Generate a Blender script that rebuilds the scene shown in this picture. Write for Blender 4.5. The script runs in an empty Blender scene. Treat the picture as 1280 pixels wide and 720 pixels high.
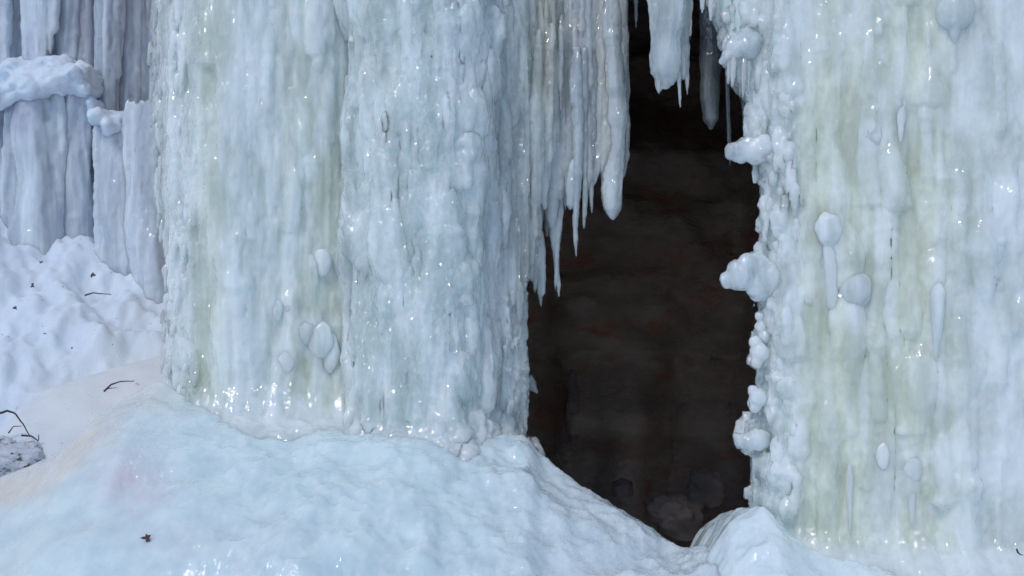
import bpy, math, random
import numpy as np
from mathutils import Vector

random.seed(11)
RNG = np.random.default_rng(11)
sc = bpy.context.scene
COL = sc.collection
EYE = 1.6          # camera height
F = 1600.0         # pixels of the 1280 px wide photo per unit of x/y

def P(px, py, Y):
    """point at depth Y metres in front of the viewpoint"""
    return ((px - 640) / F * Y, Y, EYE - (py - 360) / F * Y)

# ------------------------------------------------------------------ noise
def _hash(ix, iy, iz, seed):
    h = (ix.astype(np.uint32) * np.uint32(374761393) + iy.astype(np.uint32) * np.uint32(668265263)
         + iz.astype(np.uint32) * np.uint32(2147483647) + np.uint32((seed * 974711 + 12345) % 4294967295))
    h = (h ^ (h >> np.uint32(13))) * np.uint32(1274126177)
    h = (h ^ (h >> np.uint32(16))) * np.uint32(2246822519)
    h = h ^ (h >> np.uint32(13))
    return (h & np.uint32(0xffffff)).astype(np.float64) / 16777215.0

def vnoise(p, seed=0):
    p = np.asarray(p, dtype=np.float64)
    i = np.floor(p).astype(np.int64); f = p - i
    f = f * f * f * (f * (f * 6 - 15) + 10)
    i = (i + 100000).astype(np.int64)
    out = 0
    for dx in (0, 1):
        wx = f[:, 0] if dx else 1 - f[:, 0]
        for dy in (0, 1):
            wy = f[:, 1] if dy else 1 - f[:, 1]
            for dz in (0, 1):
                wz = f[:, 2] if dz else 1 - f[:, 2]
                out = out + wx * wy * wz * _hash(i[:, 0] + dx, i[:, 1] + dy, i[:, 2] + dz, seed)
    return out * 2 - 1

def fbm(p, octs=4, seed=0, gain=0.5):
    p = np.asarray(p, dtype=np.float64)
    a = 1.0; s = 0; n = 0
    for k in range(octs):
        s = s + a * vnoise(p * (2.03 ** k) + 17.3 * k, seed + k); n += a; a *= gain
    return s / n

def billow(p, octs=3, seed=0):
    a = 1.0; s = 0; n = 0
    for k in range(octs):
        s = s + a * (1 - 2 * np.abs(vnoise(p * (2.1 ** k) + 9.1 * k, seed + k))); n += a; a *= 0.5
    return s / n

def Xr(px, Y): return (px - 640) / F * Y

def smooth(a, b, x):
    t = np.clip((x - a) / (b - a), 0, 1)
    return t * t * (3 - 2 * t)

# ------------------------------------------------------------------ geometry buffer
class Geo:
    def __init__(s): s.v = []; s.f = []; s.n = 0
    def add(s, verts, faces):
        verts = np.asarray(verts, dtype=np.float64)
        s.v.append(verts); s.f += [tuple(i + s.n for i in f) for f in faces]; s.n += len(verts)
    def tube(s, pts, rad, seg=10, wob=0.0, seed=0):
        """closed tapering tube; pts (n,3), rad (n,)"""
        pts = np.asarray(pts, float); n = len(pts)
        tang = np.gradient(pts, axis=0); tang /= (np.linalg.norm(tang, axis=1)[:, None] + 1e-9)
        ref = np.array([0.0, 1, 0]) if abs(tang[0][1]) < 0.8 else np.array([1.0, 0, 0])
        vs = []; rr = random.Random(seed)
        ph = rr.random() * 6.28
        for k in range(n):
            u = np.cross(tang[k], ref); u /= np.linalg.norm(u) + 1e-9
            w = np.cross(tang[k], u)
            for j in range(seg):
                a = j * 2 * math.pi / seg
                r = rad[k] * (1 + wob * math.sin(2 * a + ph + k * .35) + wob * .5 * math.sin(3 * a + ph * 2 - k * .5))
                vs.append(pts[k] + u * math.cos(a) * r + w * math.sin(a) * r)
        vs.append(pts[0]); vs.append(pts[-1])
        fs = []
        for k in range(n - 1):
            for j in range(seg):
                j2 = (j + 1) % seg
                fs.append((k * seg + j, k * seg + j2, (k + 1) * seg + j2, (k + 1) * seg + j))
        for j in range(seg):
            j2 = (j + 1) % seg
            fs.append((n * seg, j2, j)); fs.append((n * seg + 1, (n - 1) * seg + j, (n - 1) * seg + j2))
        s.add(vs, fs)
    def rib(s, x, y, zt, zb, r, kind='icicle', seg=9, lean=0.0, seed=0, wob=.12):
        rr = random.Random(seed * 7919 + 13)
        L = zt - zb; n = max(7, int(L / max(.02, r * .8)) + 3); n = min(n, 42)
        t = np.linspace(0, 1, n)
        if kind == 'icicle':
            rad = r * np.clip(1 - t, 0, 1) ** 0.55 * (0.45 + .55 * np.minimum(1, t * 6))
        elif kind == 'drip':     # thin neck, full rounded end
            rad = r * (0.55 + 0.45 * t ** 2) * np.sqrt(np.clip(1 - np.clip((t - .86) / .14, 0, 1) ** 2, 0, 1)) * (0.3 + .7 * np.minimum(1, t * 5))
        elif kind == 'blunt':
            rad = r * (1 - .35 * t) * np.sqrt(np.clip(1 - np.clip((t - .95) / .05, 0, 1) ** 2, 0.02, 1)) 
        else:                    # column with a rounded shoulder
            rad = r * (1 + .2 * t ** 2) * np.sqrt(np.clip(1 - np.clip(1 - t * L / (2.2 * r), 0, 1) ** 2, .02, 1))
        lump = np.array([1 + wob * (rr.random() * 2 - 1) for _ in t]); rad = np.maximum(rad * lump, 0.0015)
        if kind == 'blunt' and zt < 3.2: rad = rad * (.15 + .85 * np.sqrt(np.minimum(1, t * L / (5 * r))))
        ax, ay = rr.random() * 6, rr.random() * 6
        pts = np.stack([x + lean * t * L + .18 * r * np.sin(ax + t * L * 9), y + .15 * r * np.sin(ay + t * L * 7), zt - t * L], 1)
        s.tube(pts, rad, seg, wob=.1, seed=seed)
    def ball(s, c, r, sq=(1, 1, 1), n=9, noise=.15, seed=0):
        r0 = random.Random(seed)
        m = n * 2; vs = [(0, 0, 1)]
        for i in range(1, n):
            a = math.pi * i / n
            for j in range(m):
                b = 2 * math.pi * j / m
                vs.append((math.sin(a) * math.cos(b), math.sin(a) * math.sin(b), math.cos(a)))
        vs.append((0, 0, -1)); vs = np.array(vs)
        d = 1 + noise * fbm(vs * 1.6 + seed * 3.7, 3, seed)
        vs = vs * d[:, None] * r * np.array(sq) + np.array(c)
        fs = []
        for j in range(m): fs.append((0, 1 + j, 1 + (j + 1) % m))
        for i in range(n - 2):
            for j in range(m):
                a = 1 + i * m + j; b = 1 + i * m + (j + 1) % m
                fs.append((a, a + m, b + m, b))
        last = len(vs) - 1; o = 1 + (n - 2) * m
        for j in range(m): fs.append((last, o + (j + 1) % m, o + j))
        s.add(vs, fs)
    def slab(s, L, R, front, back, z0, z1, Yn, nx=60, nz=60, bl=None):
        """solid between image-column limits L(z), R(z); front(px,z) gives depth, back a depth"""
        zs = np.linspace(z0, z1, nz); vs = []
        m = nx + 2
        for z in zs:
            l, r = L(z), R(z)
            px = np.linspace(l, r, nx)
            fy = np.array([front(p, z, l, r) for p in px])
            for p, y in zip(px, fy): vs.append(((p - 640) / F * Yn, y, z))
            vs.append(((r - 640 - 6) / F * Yn, back, z)); vs.append(((l - 640 + 6) / F * Yn if bl is None else (l + bl - 640) / F * back, back, z))
        fs = []
        for k in range(nz - 1):
            for j in range(m):
                j2 = (j + 1) % m
                fs.append((k * m + j, k * m + j2, (k + 1) * m + j2, (k + 1) * m + j))
        fs.append(tuple(range(m))[::-1]); fs.append(tuple((nz - 1) * m + j for j in range(m)))
        s.add(vs, fs)
    def raw(s):
        me = bpy.data.meshes.new('raw'); v = np.concatenate(s.v)
        me.from_pydata(v.tolist(), [], s.f); me.update(); return me

def voxel(geo, size, sm=1):
    me = geo.raw(); ob = bpy.data.objects.new('tmp', me); COL.objects.link(ob)
    m = ob.modifiers.new('r', 'REMESH'); m.mode = 'VOXEL'; m.voxel_size = size
    if sm:
        q = ob.modifiers.new('s', 'SMOOTH'); q.factor = .5; q.iterations = sm
    dg = bpy.context.evaluated_depsgraph_get(); dg.update()
    out = bpy.data.meshes.new_from_object(ob.evaluated_get(dg))
    bpy.data.objects.remove(ob); bpy.data.meshes.remove(me)
    return out

def coords(me):
    a = np.empty(len(me.vertices) * 3); me.vertices.foreach_get('co', a); return a.reshape(-1, 3)
def normals(me):
    a = np.empty(len(me.vertices) * 3, dtype=np.float32); me.vertex_normals.foreach_get('vector', a); return a.reshape(-1, 3).astype(float)
def setco(me, a):
    me.vertices.foreach_set('co', a.astype(np.float32).ravel()); me.update()
def attr(me, name, vals):
    at = me.attributes.new(name, 'FLOAT', 'POINT'); at.data.foreach_set('value', np.asarray(vals, dtype=np.float32))

def finish(me, name, mat, label=None, cat=None, group=None, kind=None, parent=None, base=None, smooth_=True):
    """place the origin at the thing's base and link"""
    me.name = name
    co = coords(me)
    if parent is None:
        if base is None: base = ((co[:, 0].min() + co[:, 0].max()) / 2, (co[:, 1].min() + co[:, 1].max()) / 2, co[:, 2].min())
        setco(me, co - np.array(base))
    else:
        base = (0, 0, 0)
        setco(me, co - np.array(parent.location))
    if smooth_: me.polygons.foreach_set('use_smooth', np.ones(len(me.polygons), dtype=bool))
    me.materials.clear(); me.materials.append(mat)
    ob = bpy.data.objects.new(name, me); COL.objects.link(ob)
    ob.location = base
    if parent is not None: ob.parent = parent
    if label: ob['label'] = label
    if cat: ob['category'] = cat
    if group: ob['group'] = group
    if kind or cat: ob['kind'] = kind or 'thing'
    return ob

# ------------------------------------------------------------------ materials
def new_mat(name):
    m = bpy.data.materials.new(name); m.use_nodes = True
    nt = m.node_tree; nt.nodes.clear()
    o = nt.nodes.new('ShaderNodeOutputMaterial'); b = nt.nodes.new('ShaderNodeBsdfPrincipled')
    nt.links.new(b.outputs[0], o.inputs[0]); return m, nt, b
def N(nt, t, **kw):
    n = nt.nodes.new(t)
    for k, v in kw.items():
        if k in n.inputs: n.inputs[k].default_value = v
        else: setattr(n, k, v)
    return n
def noise(nt, co, scale, sz=(1, 1, 1), detail=4, rough=.55, ntype='ShaderNodeTexNoise'):
    mp = N(nt, 'ShaderNodeMapping'); mp.inputs['Scale'].default_value = sz
    nt.links.new(co, mp.inputs['Vector'])
    t = N(nt, ntype); t.inputs['Scale'].default_value = scale
    if ntype == 'ShaderNodeTexNoise': t.inputs['Detail'].default_value = detail; t.inputs['Roughness'].default_value = rough
    nt.links.new(mp.outputs[0], t.inputs['Vector']); return t
def ramp(nt, fac, stops):
    r = N(nt, 'ShaderNodeValToRGB'); cr = r.color_ramp
    while len(cr.elements) < len(stops): cr.elements.new(0.5)
    for e, (p, c) in zip(cr.elements, stops):
        e.position = p; e.color = (c[0], c[1], c[2], 1) if len(c) > 1 else (c[0], c[0], c[0], 1)
    nt.links.new(fac, r.inputs[0]); return r.outputs[0]
def mixc(nt, fac, a, b, mode='MIX'):
    m = N(nt, 'ShaderNodeMix'); m.data_type = 'RGBA'; m.blend_type = mode
    for s, v in ((m.inputs['Factor'], fac), (m.inputs['A'], a), (m.inputs['B'], b)):
        if hasattr(v, 'links') or hasattr(v, 'is_linked'): nt.links.new(v, s)
        else: s.default_value = v if isinstance(v, (int, float)) else (v[0], v[1], v[2], 1)
    # colour sockets are the third set
    return m.outputs['Result'] if m.outputs['Result'].type == 'RGBA' else m.outputs[2]
def mixc(nt, fac, a, b, mode='MIX'):
    m = nt.nodes.new('ShaderNodeMix'); m.data_type = 'RGBA'; m.blend_type = mode
    for s, v in ((m.inputs[0], fac), (m.inputs[6], a), (m.inputs[7], b)):
        if isinstance(v, bpy.types.NodeSocket): nt.links.new(v, s)
        elif isinstance(v, (int, float)): s.default_value = v
        else: s.default_value = (v[0], v[1], v[2], 1)
    return m.outputs[2]
def math_(nt, op, a, b=None, c=None, clamp=False):
    m = nt.nodes.new('ShaderNodeMath'); m.operation = op; m.use_clamp = clamp
    for i, v in enumerate((a, b, c)):
        if v is None: continue
        if isinstance(v, bpy.types.NodeSocket): nt.links.new(v, m.inputs[i])
        else: m.inputs[i].default_value = v
    return m.outputs[0]

def ice_mat(name, clear=(.50, .58, .56), milk=(.78, .85, .88), stain=(.50, .50, .37), deep=(.40, .47, .45),
            sss=.7, trans=0.0, crystal=.5, vert=(1, 1, .12), milkiness=.5, coat=1.0, grain=0.3, blend=.5, facet=165, sscale=.05):
    sss = 1.0
    m, nt, b = new_mat(name)
    g = N(nt, 'ShaderNodeNewGeometry'); co = g.outputs['Position']
    st = N(nt, 'ShaderNodeAttribute', attribute_name='stain').outputs['Fac']
    cr = N(nt, 'ShaderNodeAttribute', attribute_name='crystal').outputs['Fac']
    n1 = noise(nt, co, 9, vert, 4, .5).outputs['Fac']
    n2 = noise(nt, co, 30, vert, 4, .6).outputs['Fac']
    n3 = noise(nt, co, 5, (1, 1, .5), 4, .6).outputs['Fac']
    mk = math_(nt, 'ADD', math_(nt, 'MULTIPLY', n1, .8), math_(nt, 'MULTIPLY', n2, .2))
    lo = .62 - .3 * milkiness
    f = ramp(nt, mk, [(max(0, lo - .14), (0,)), (lo + .14, (1,))])
    c = mixc(nt, f, clear, milk)
    d = ramp(nt, n3, [(.50, (0,)), (.72, (1,))])
    c = mixc(nt, math_(nt, 'MULTIPLY', d, blend), c, deep)
    stn = math_(nt, 'MULTIPLY', st, ramp(nt, noise(nt, co, 14, (1, 1, .1), 4, .6).outputs['Fac'], [(.3, (.45,)), (.65, (1,))]))
    c = mixc(nt, stn, c, stain)
    crm = N(nt, 'ShaderNodeAttribute', attribute_name='cream').outputs['Fac']
    c = mixc(nt, crm, c, (.86, .80, .72))
    mkv = N(nt, 'ShaderNodeAttribute', attribute_name='milk').outputs['Fac']
    c = mixc(nt, math_(nt, 'MULTIPLY', mkv, .85, clamp=True), c, milk)
    sf = noise(nt, co, 70, (1, 1, .045), 3, .6).outputs['Fac']       # fine run lines
    c = mixc(nt, math_(nt, 'MULTIPLY', ramp(nt, sf, [(.35, (1,)), (.55, (0,))]), .13), c, deep)
    # frosty grains
    vg = noise(nt, co, 60, (1, 1, .7), 3, .7).outputs['Fac']
    gm = math_(nt, 'MULTIPLY', ramp(nt, vg, [(.52, (0,)), (.66, (1,))]), math_(nt, 'ADD', math_(nt, 'MULTIPLY', cr, grain), .04), clamp=True)
    c = mixc(nt, gm, c, (.88, .92, .94))
    nt.links.new(c, b.inputs['Base Color'])
    b.inputs['Subsurface Weight'].default_value = sss
    b.inputs['Subsurface Radius'].default_value = (.88, .96, 1.0)
    b.inputs['Subsurface Scale'].default_value = sscale
    b.inputs['IOR'].default_value = 1.31
    if trans > 0:
        tf = math_(nt, 'MULTIPLY', ramp(nt, mk, [(.42, (1,)), (.60, (.25,))]), trans)
        tf = math_(nt, 'MULTIPLY', tf, math_(nt, 'SUBTRACT', 1, math_(nt, 'MULTIPLY', mkv, .6), clamp=True))
        nt.links.new(tf, b.inputs['Transmission Weight'])
    b.inputs['Roughness'].default_value = .12
    b.inputs['Coat Weight'].default_value = coat
    b.inputs['Coat IOR'].default_value = 1.55
    b.inputs['Coat Roughness'].default_value = .04
    # base relief
    bn = noise(nt, co, 45, (1, 1, .3), 4, .6).outputs['Fac']
    bp = N(nt, 'ShaderNodeBump'); bp.inputs['Strength'].default_value = .28; bp.inputs['Distance'].default_value = .006
    nt.links.new(bn, bp.inputs['Height']); nt.links.new(bp.outputs[0], b.inputs['Normal'])
    # wet glassy skin broken in small facets, each tilted its own way
    mp = N(nt, 'ShaderNodeMapping'); mp.inputs['Scale'].default_value = (1, 1, .4)
    wob = noise(nt, co, 40, (1, 1, 1), 2).outputs['Color']
    vm = N(nt, 'ShaderNodeVectorMath'); vm.operation = 'MULTIPLY_ADD'; vm.inputs[1].default_value = (.02, .02, .02)
    nt.links.new(wob, vm.inputs[0]); nt.links.new(co, vm.inputs[2]); nt.links.new(vm.outputs[0], mp.inputs['Vector'])
    vo = N(nt, 'ShaderNodeTexVoronoi'); vo.inputs['Scale'].default_value = facet; nt.links.new(mp.outputs[0], vo.inputs['Vector'])
    sub = N(nt, 'ShaderNodeVectorMath'); sub.operation = 'SUBTRACT'; sub.inputs[1].default_value = (.5, .5, .5); nt.links.new(vo.outputs['Color'], sub.inputs[0])
    amt = math_(nt, 'ADD', math_(nt, 'MULTIPLY', cr, crystal), .10)
    def tilt(base, k):
        sc_ = N(nt, 'ShaderNodeVectorMath'); sc_.operation = 'SCALE'; nt.links.new(sub.outputs[0], sc_.inputs[0]); nt.links.new(math_(nt, 'MULTIPLY', amt, k), sc_.inputs['Scale'])
        ad = N(nt, 'ShaderNodeVectorMath'); ad.operation = 'ADD'; nt.links.new(base, ad.inputs[0]); nt.links.new(sc_.outputs[0], ad.inputs[1])
        no = N(nt, 'ShaderNodeVectorMath'); no.operation = 'NORMALIZE'; nt.links.new(ad.outputs[0], no.inputs[0]); return no.outputs[0]
    nt.links.new(tilt(bp.outputs[0], 2.0), b.inputs['Coat Normal'])
    nt.links.new(tilt(bp.outputs[0], .3), b.inputs['Normal'])
    return m

M_LEFT = ice_mat('milky_ice', clear=(.84, .93, .90), milk=(.88, .96, .95), stain=(.86, .88, .74), deep=(.81, .90, .86), milkiness=.45, blend=.3, trans=.5, crystal=.5, vert=(1, 1, .3))
M_CEN = ice_mat('crystal_ice', clear=(.83, .92, .93), milk=(.88, .96, .97), deep=(.79, .87, .87), milkiness=.45, crystal=.6, grain=.5, vert=(1, 1, .35), blend=.3, trans=.58)
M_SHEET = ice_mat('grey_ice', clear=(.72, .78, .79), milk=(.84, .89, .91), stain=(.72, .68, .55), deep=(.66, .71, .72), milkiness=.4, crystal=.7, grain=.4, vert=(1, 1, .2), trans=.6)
M_RIGHT = ice_mat('green_ice', clear=(.86, .94, .89), milk=(.88, .96, .94), stain=(.88, .89, .74), deep=(.83, .91, .85), milkiness=.45, crystal=.5, blend=.25, vert=(1, 1, .5), trans=.45)
M_CORE = ice_mat('cloudy_core_ice', clear=(.76, .87, .83), milk=(.87, .95, .94), stain=(.79, .79, .61), deep=(.72, .82, .78), milkiness=.5, crystal=0, coat=0, blend=.4, vert=(1, 1, .4), sscale=.02)
M_NOD = ice_mat('white_nodule_ice', clear=(.86, .91, .90), milk=(.89, .94, .93), milkiness=.4, crystal=.1, coat=.3, blend=0, sscale=.02, trans=.45)
M_EDGE = ice_mat('glassy_ice', clear=(.82, .89, .92), milk=(.90, .95, .97), milkiness=.5, trans=.5, crystal=.5, grain=.5)
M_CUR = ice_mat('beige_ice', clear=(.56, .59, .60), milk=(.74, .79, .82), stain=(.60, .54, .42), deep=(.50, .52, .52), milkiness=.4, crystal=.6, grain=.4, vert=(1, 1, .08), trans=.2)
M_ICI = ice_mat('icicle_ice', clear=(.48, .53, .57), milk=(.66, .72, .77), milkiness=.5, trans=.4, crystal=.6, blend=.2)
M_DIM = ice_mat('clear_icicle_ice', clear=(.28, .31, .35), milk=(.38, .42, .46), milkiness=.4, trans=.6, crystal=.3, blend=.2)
M_FAR = ice_mat('far_ice', clear=(.56, .63, .70), milk=(.80, .87, .93), stain=(.50, .49, .55), deep=(.46, .48, .60), milkiness=.5, crystal=.4, vert=(1, 1, .05), blend=.8, coat=.8, trans=.25)
M_MOUND = ice_mat('mound_ice', clear=(.69, .83, .87), milk=(.79, .91, .93), stain=(.72, .64, .68), deep=(.72, .79, .82), milkiness=.6, crystal=.6, vert=(1, 1, 1), grain=.5, blend=.5, trans=.08, facet=230, coat=.6)
M_FOOT = ice_mat('smooth_white_ice', clear=(.78, .88, .93), milk=(.83, .91, .96), milkiness=.7, crystal=.15, coat=.5, blend=0)

def snow_mat():
    m, nt, b = new_mat('snow')
    co = N(nt, 'ShaderNodeNewGeometry').outputs['Position']
    n = noise(nt, co, 6, (1, 1, 1), 5, .6).outputs['Fac']
    c = mixc(nt, ramp(nt, n, [(.4, (0,)), (.65, (1,))]), (.76, .84, .93), (.70, .78, .88))
    st = N(nt, 'ShaderNodeAttribute', attribute_name='stain').outputs['Fac']
    c = mixc(nt, st, c, (.70, .66, .66))
    crm = N(nt, 'ShaderNodeAttribute', attribute_name='cream').outputs['Fac']
    c = mixc(nt, crm, c, (.84, .79, .73))
    sp = noise(nt, co, 38, (1, 1, 1), 3, .5).outputs['Fac']
    spk = math_(nt, 'MULTIPLY', ramp(nt, sp, [(.70, (0,)), (.73, (1,))]), .45)
    c = mixc(nt, spk, c, (.12, .09, .08))
    nt.links.new(c, b.inputs['Base Color'])
    b.inputs['Subsurface Weight'].default_value = .5
    b.inputs['Subsurface Radius'].default_value = (.7, .85, 1)
    b.inputs['Subsurface Scale'].default_value = .02
    b.inputs['Roughness'].default_value = .6
    h = noise(nt, co, 90, (1, 1, 1), 5, .65).outputs['Fac']
    bp = N(nt, 'ShaderNodeBump'); bp.inputs['Strength'].default_value = .4; bp.inputs['Distance'].default_value = .006
    nt.links.new(h, bp.inputs['Height']); nt.links.new(bp.outputs[0], b.inputs['Normal'])
    return m
M_SNOW = snow_mat()

def rock_mat(name, a, b_, c_, k=1.0):
    m, nt, b = new_mat(name)
    co = N(nt, 'ShaderNodeNewGeometry').outputs['Position']
    n = noise(nt, co, 2.2 * k, (1, 1, 2.2), 6, .6).outputs['Fac']
    c = mixc(nt, ramp(nt, n, [(.38, (0,)), (.62, (1,))]), a, b_)
    n2 = noise(nt, co, 3.5 * k, (.8, .8, 1.6), 5, .65).outputs['Fac']
    c = mixc(nt, ramp(nt, n2, [(.55, (0,)), (.66, (1,))]), c, c_)
    nt.links.new(c, b.inputs['Base Color']); b.inputs['Roughness'].default_value = .75
    h = noise(nt, co, 16, (1, 1, 2), 8, .65).outputs['Fac']
    bp = N(nt, 'ShaderNodeBump'); bp.inputs['Strength'].default_value = .8; bp.inputs['Distance'].default_value = .04
    nt.links.new(h, bp.inputs['Height']); nt.links.new(bp.outputs[0], b.inputs['Normal'])
    return m
M_ROCK = rock_mat('cave_rock', (.36, .265, .215), (.52, .40, .33), (.48, .22, .16))
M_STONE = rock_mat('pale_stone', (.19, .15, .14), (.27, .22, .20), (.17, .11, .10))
M_DIRT = rock_mat('frosted_dirt', (.75, .77, .84), (.60, .61, .68), (.05, .045, .05), k=11)
def plain(name, col, rough=.7):
    m, nt, b = new_mat(name)
    co = N(nt, 'ShaderNodeNewGeometry').outputs['Position']
    c = mixc(nt, noise(nt, co, 120, (1, 1, 1), 3).outputs['Fac'], tuple(x * .7 for x in col), tuple(x * 1.3 for x in col))
    nt.links.new(c, b.inputs['Base Color']); b.inputs['Roughness'].default_value = rough; return m
M_TWIG = plain('dark_bark', (.055, .035, .035)); M_LEAF = plain('dry_leaf', (.10, .05, .06)); M_RED = plain('red_bud', (.45, .10, .06))

# ------------------------------------------------------------------ helpers for ice bodies
def lerp(tab):
    xs = [a for a, _ in tab]; ys = [b for _, b in tab]
    return lambda v: np.interp(v, xs, ys)
def pyz(py, Y): return EYE - (py - 360) / F * Y
def zpy(z, Y): return 360 + (EYE - z) / Y * F

def patches(px, py, lst):
    out = np.zeros(len(px))
    for (cx, cy, w, h, st) in lst:
        dz = (py - cy) / (h / 2); wd = w / 2 * np.clip(1 - .45 * np.clip(dz, 0, 1.2) ** 1.2, .3, 1)
        d = np.sqrt(((px - cx) / wd) ** 2 + dz ** 2)
        out = np.maximum(out, st * (1 - smooth(.45, 1.25, d)))
    return out

def ice_body(me, amp=(.012, .005, .002), vs=.35, seed=0, crystal=None, stain=None, cryamp=.004, milk=None):
    """natural relief: stretched swells, ripples and crystal crust"""
    co = coords(me); nn = normals(me)
    s = np.array([1, 1, vs])
    px = co[:, 0] / np.maximum(co[:, 1], .1) * F + 640; py = zpy(co[:, 2], co[:, 1])
    cr = np.ones(len(co)) * .3 if crystal is None else crystal(px, py, co)
    d = amp[0] * fbm(co * s * 7, 3, seed) + amp[1] * billow(co * np.array([1, 1, .5]) * 24, 2, seed + 5)
    d += amp[2] * fbm(co * 60, 2, seed + 9)
    if milk is not None: cr = cr * (1 - .9 * smooth(475, 525, py) * (px < 700)) * (1 - .9 * smooth(640, 690, py))
    mk = np.zeros(len(co)) if milk is None else patches(px, py, milk)
    cr = cr * (1 - .8 * mk); d += .006 * mk
    d += cr * cryamp * billow(co * np.array([1, 1, .6]) * 42, 3, seed + 21)
    setco(me, co + nn * d[:, None])
    attr(me, 'crystal', np.clip(cr, 0, 1.5)); attr(me, 'milk', mk)
    attr(me, 'stain', np.zeros(len(co)) if stain is None else np.clip(stain(px, py, co), 0, 1))
    return me

def flare(g, amount, pya=500, pyb=610, Y=4.75):
    """the foot of the pillar swells forward into the mound"""
    za, zb = pyz(pya, Y), pyz(pyb, Y)
    for v in g.v:
        t = np.clip((za - v[:, 2]) / (za - zb), 0, 1.1)
        v[:, 1] -= amount * t ** 1.8 * (1 - smooth(4.95, 5.3, v[:, 1]))

def core(parent, L, R, front, Yn, back, seed, stain, milk, am=.3, off=.066, bl=None, fl=(500, 610, 4.75)):
    """cloudy heart seen through the clear skin"""
    g = Geo(); g.slab(lambda z: float(L(z)) + 5, lambda z: float(R(z)) - 6, lambda p, z, l, r: float(front(p)) + off + .07 * (max(0, 1 - (p - l) / 12) ** 2 + max(0, 1 - (r - p) / 12) ** 2), back, ZB + .02, ZTOP - .03, Yn, 60, 50, bl)
    rc = random.Random(seed)
    for k in range(120):
        px = rc.uniform(float(L(1.6)) + 14, float(R(1.6)) - 14); Y = float(front(px)); py0 = rc.uniform(-280, 480); r = rc.uniform(.02, .05)
        g.rib(Xr(px, Y), Y + off + r * .55, pyz(py0, Y), pyz(py0 + rc.uniform(40, 260), Y), r, rc.choice(['drip', 'blunt', 'icicle']), seed=seed * 100 + k)
    flare(g, am, *fl)
    me = voxel(g, .009, 2)
    ice_body(me, (.012, .004, .001), .3, seed, crystal=lambda a, b, c: np.zeros(len(c)), stain=stain, milk=milk)
    return finish(me, 'cloudy_core', M_CORE, parent=parent)

def bump1(x, c, w): return np.exp(-((x - c) / w) ** 2)
def rel_noise(co, sc, seed): return .5 + .5 * fbm(co * np.array(sc), 3, seed)

ZTOP = 3.55
VOX = .0055
ZB = .62   # pillars run down into the mounds

# -------- left pillar
YL = 4.85
def left_edge(z):
    return np.interp(zpy(z, YL), [-300, 0, 70, 130, 200, 240, 290, 400, 470, 520, 700], [192, 196, 192, 197, 206, 200, 210, 207, 210, 200, 195])
def frontL(px, z=0, l=None, r=None):
    y = np.interp(px, [190, 215, 245, 290, 330, 400, 428, 450], [5.15, 4.93, 4.82, 4.78, 4.80, 4.83, 4.88, 4.9])
    return y
g = Geo()
g.slab(left_edge, lambda z: 452, lambda p, z, l, r: frontL(p) + .035 + .10 * max(0, 1 - (p - l) / 14) ** 2, 5.6, ZB, ZTOP, YL, 60, 50)
rs = random.Random(3)
for k in range(210):
    px = rs.uniform(208, 440); Y = float(frontL(px)); py0 = rs.uniform(-280, 430); L = rs.uniform(60, 420)
    r = rs.choice([.014, .02, .03, .045, .06])
    g.rib((px - 640) / F * Y, Y + .034 + r * rs.uniform(.35, .8), pyz(py0, Y), pyz(py0 + L, Y), r, rs.choice(['icicle', 'drip', 'icicle', 'blunt']), seed=k)
for k in range(40):
    px = rs.uniform(212, 440); Y = float(frontL(px)); g.ball(P(px, rs.gauss(545, 8), Y + rs.uniform(.01, .06)), rs.uniform(.04, .09), (1.2, .8, .6), 9, .5, 7300 + k)
# crusty left margin
for k in range(520):
    py = rs.uniform(-280, 520); e = float(left_edge(pyz(py, YL))); px = e + rs.random() ** 1.6 * 44 - 4
    Y = float(frontL(px)) + rs.uniform(.0, .05); x, y, z = P(px, py, Y)
    g.rib(x, y, z + rs.uniform(.01, .04), z - rs.uniform(.02, .11), rs.uniform(.005, .013), 'icicle', seg=7, seed=4000 + k, lean=rs.uniform(-.15, .1))
flare(g, .34, 462, 600)
me = voxel(g, VOX)
LP = [(403, 328, 30, 44, .8), (425, 330, 30, 50, .8), (352, 388, 40, 40, .7), (400, 424, 66, 64, .9), (358, 452, 30, 44, .8), (373, 517, 36, 60, .8), (396, 500, 26, 44, .7)]
LP += [(215 + 26 * k, 545, 60, 90, .9) for k in range(9)] + [(rs.uniform(196, 232), rs.uniform(-250, 520), rs.uniform(12, 26), rs.uniform(30, 90), .8) for k in range(50)]
for k in range(90):
    LP.append((rs.uniform(290, 425), rs.uniform(-250, 500), rs.uniform(12, 30), rs.uniform(30, 120), rs.uniform(.25, .7)))
for k in range(30): LP.append((rs.uniform(215, 300), rs.uniform(-250, 500), rs.uniform(8, 20), rs.uniform(60, 200), rs.uniform(.2, .4)))
ice_body(me, (.010, .003, .0012), .2, 1, milk=LP,
         crystal=lambda px, py, co: np.clip(.15 + .9 * bump1(px, 215, 32) + .55 * bump1(px, 262, 16) * rel_noise(co, (6, 6, 4), 3) + .25 * rel_noise(co, (5, 5, 3), 4), 0, 1),
         stain=(STL := lambda px, py, co: .75 * bump1(px, 262, 26) + .95 * bump1(px, 416, 20) * smooth(60, 300, py) + .55 * bump1(px, 372, 40) + .4 * bump1(px, 385, 30) * smooth(300, 420, py)))
LEFT = finish(me, 'ice_pillar', M_LEFT, 'milky ice pillar with olive streaks and round white nodules, its left edge crusted with crystals', 'ice pillar')

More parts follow.
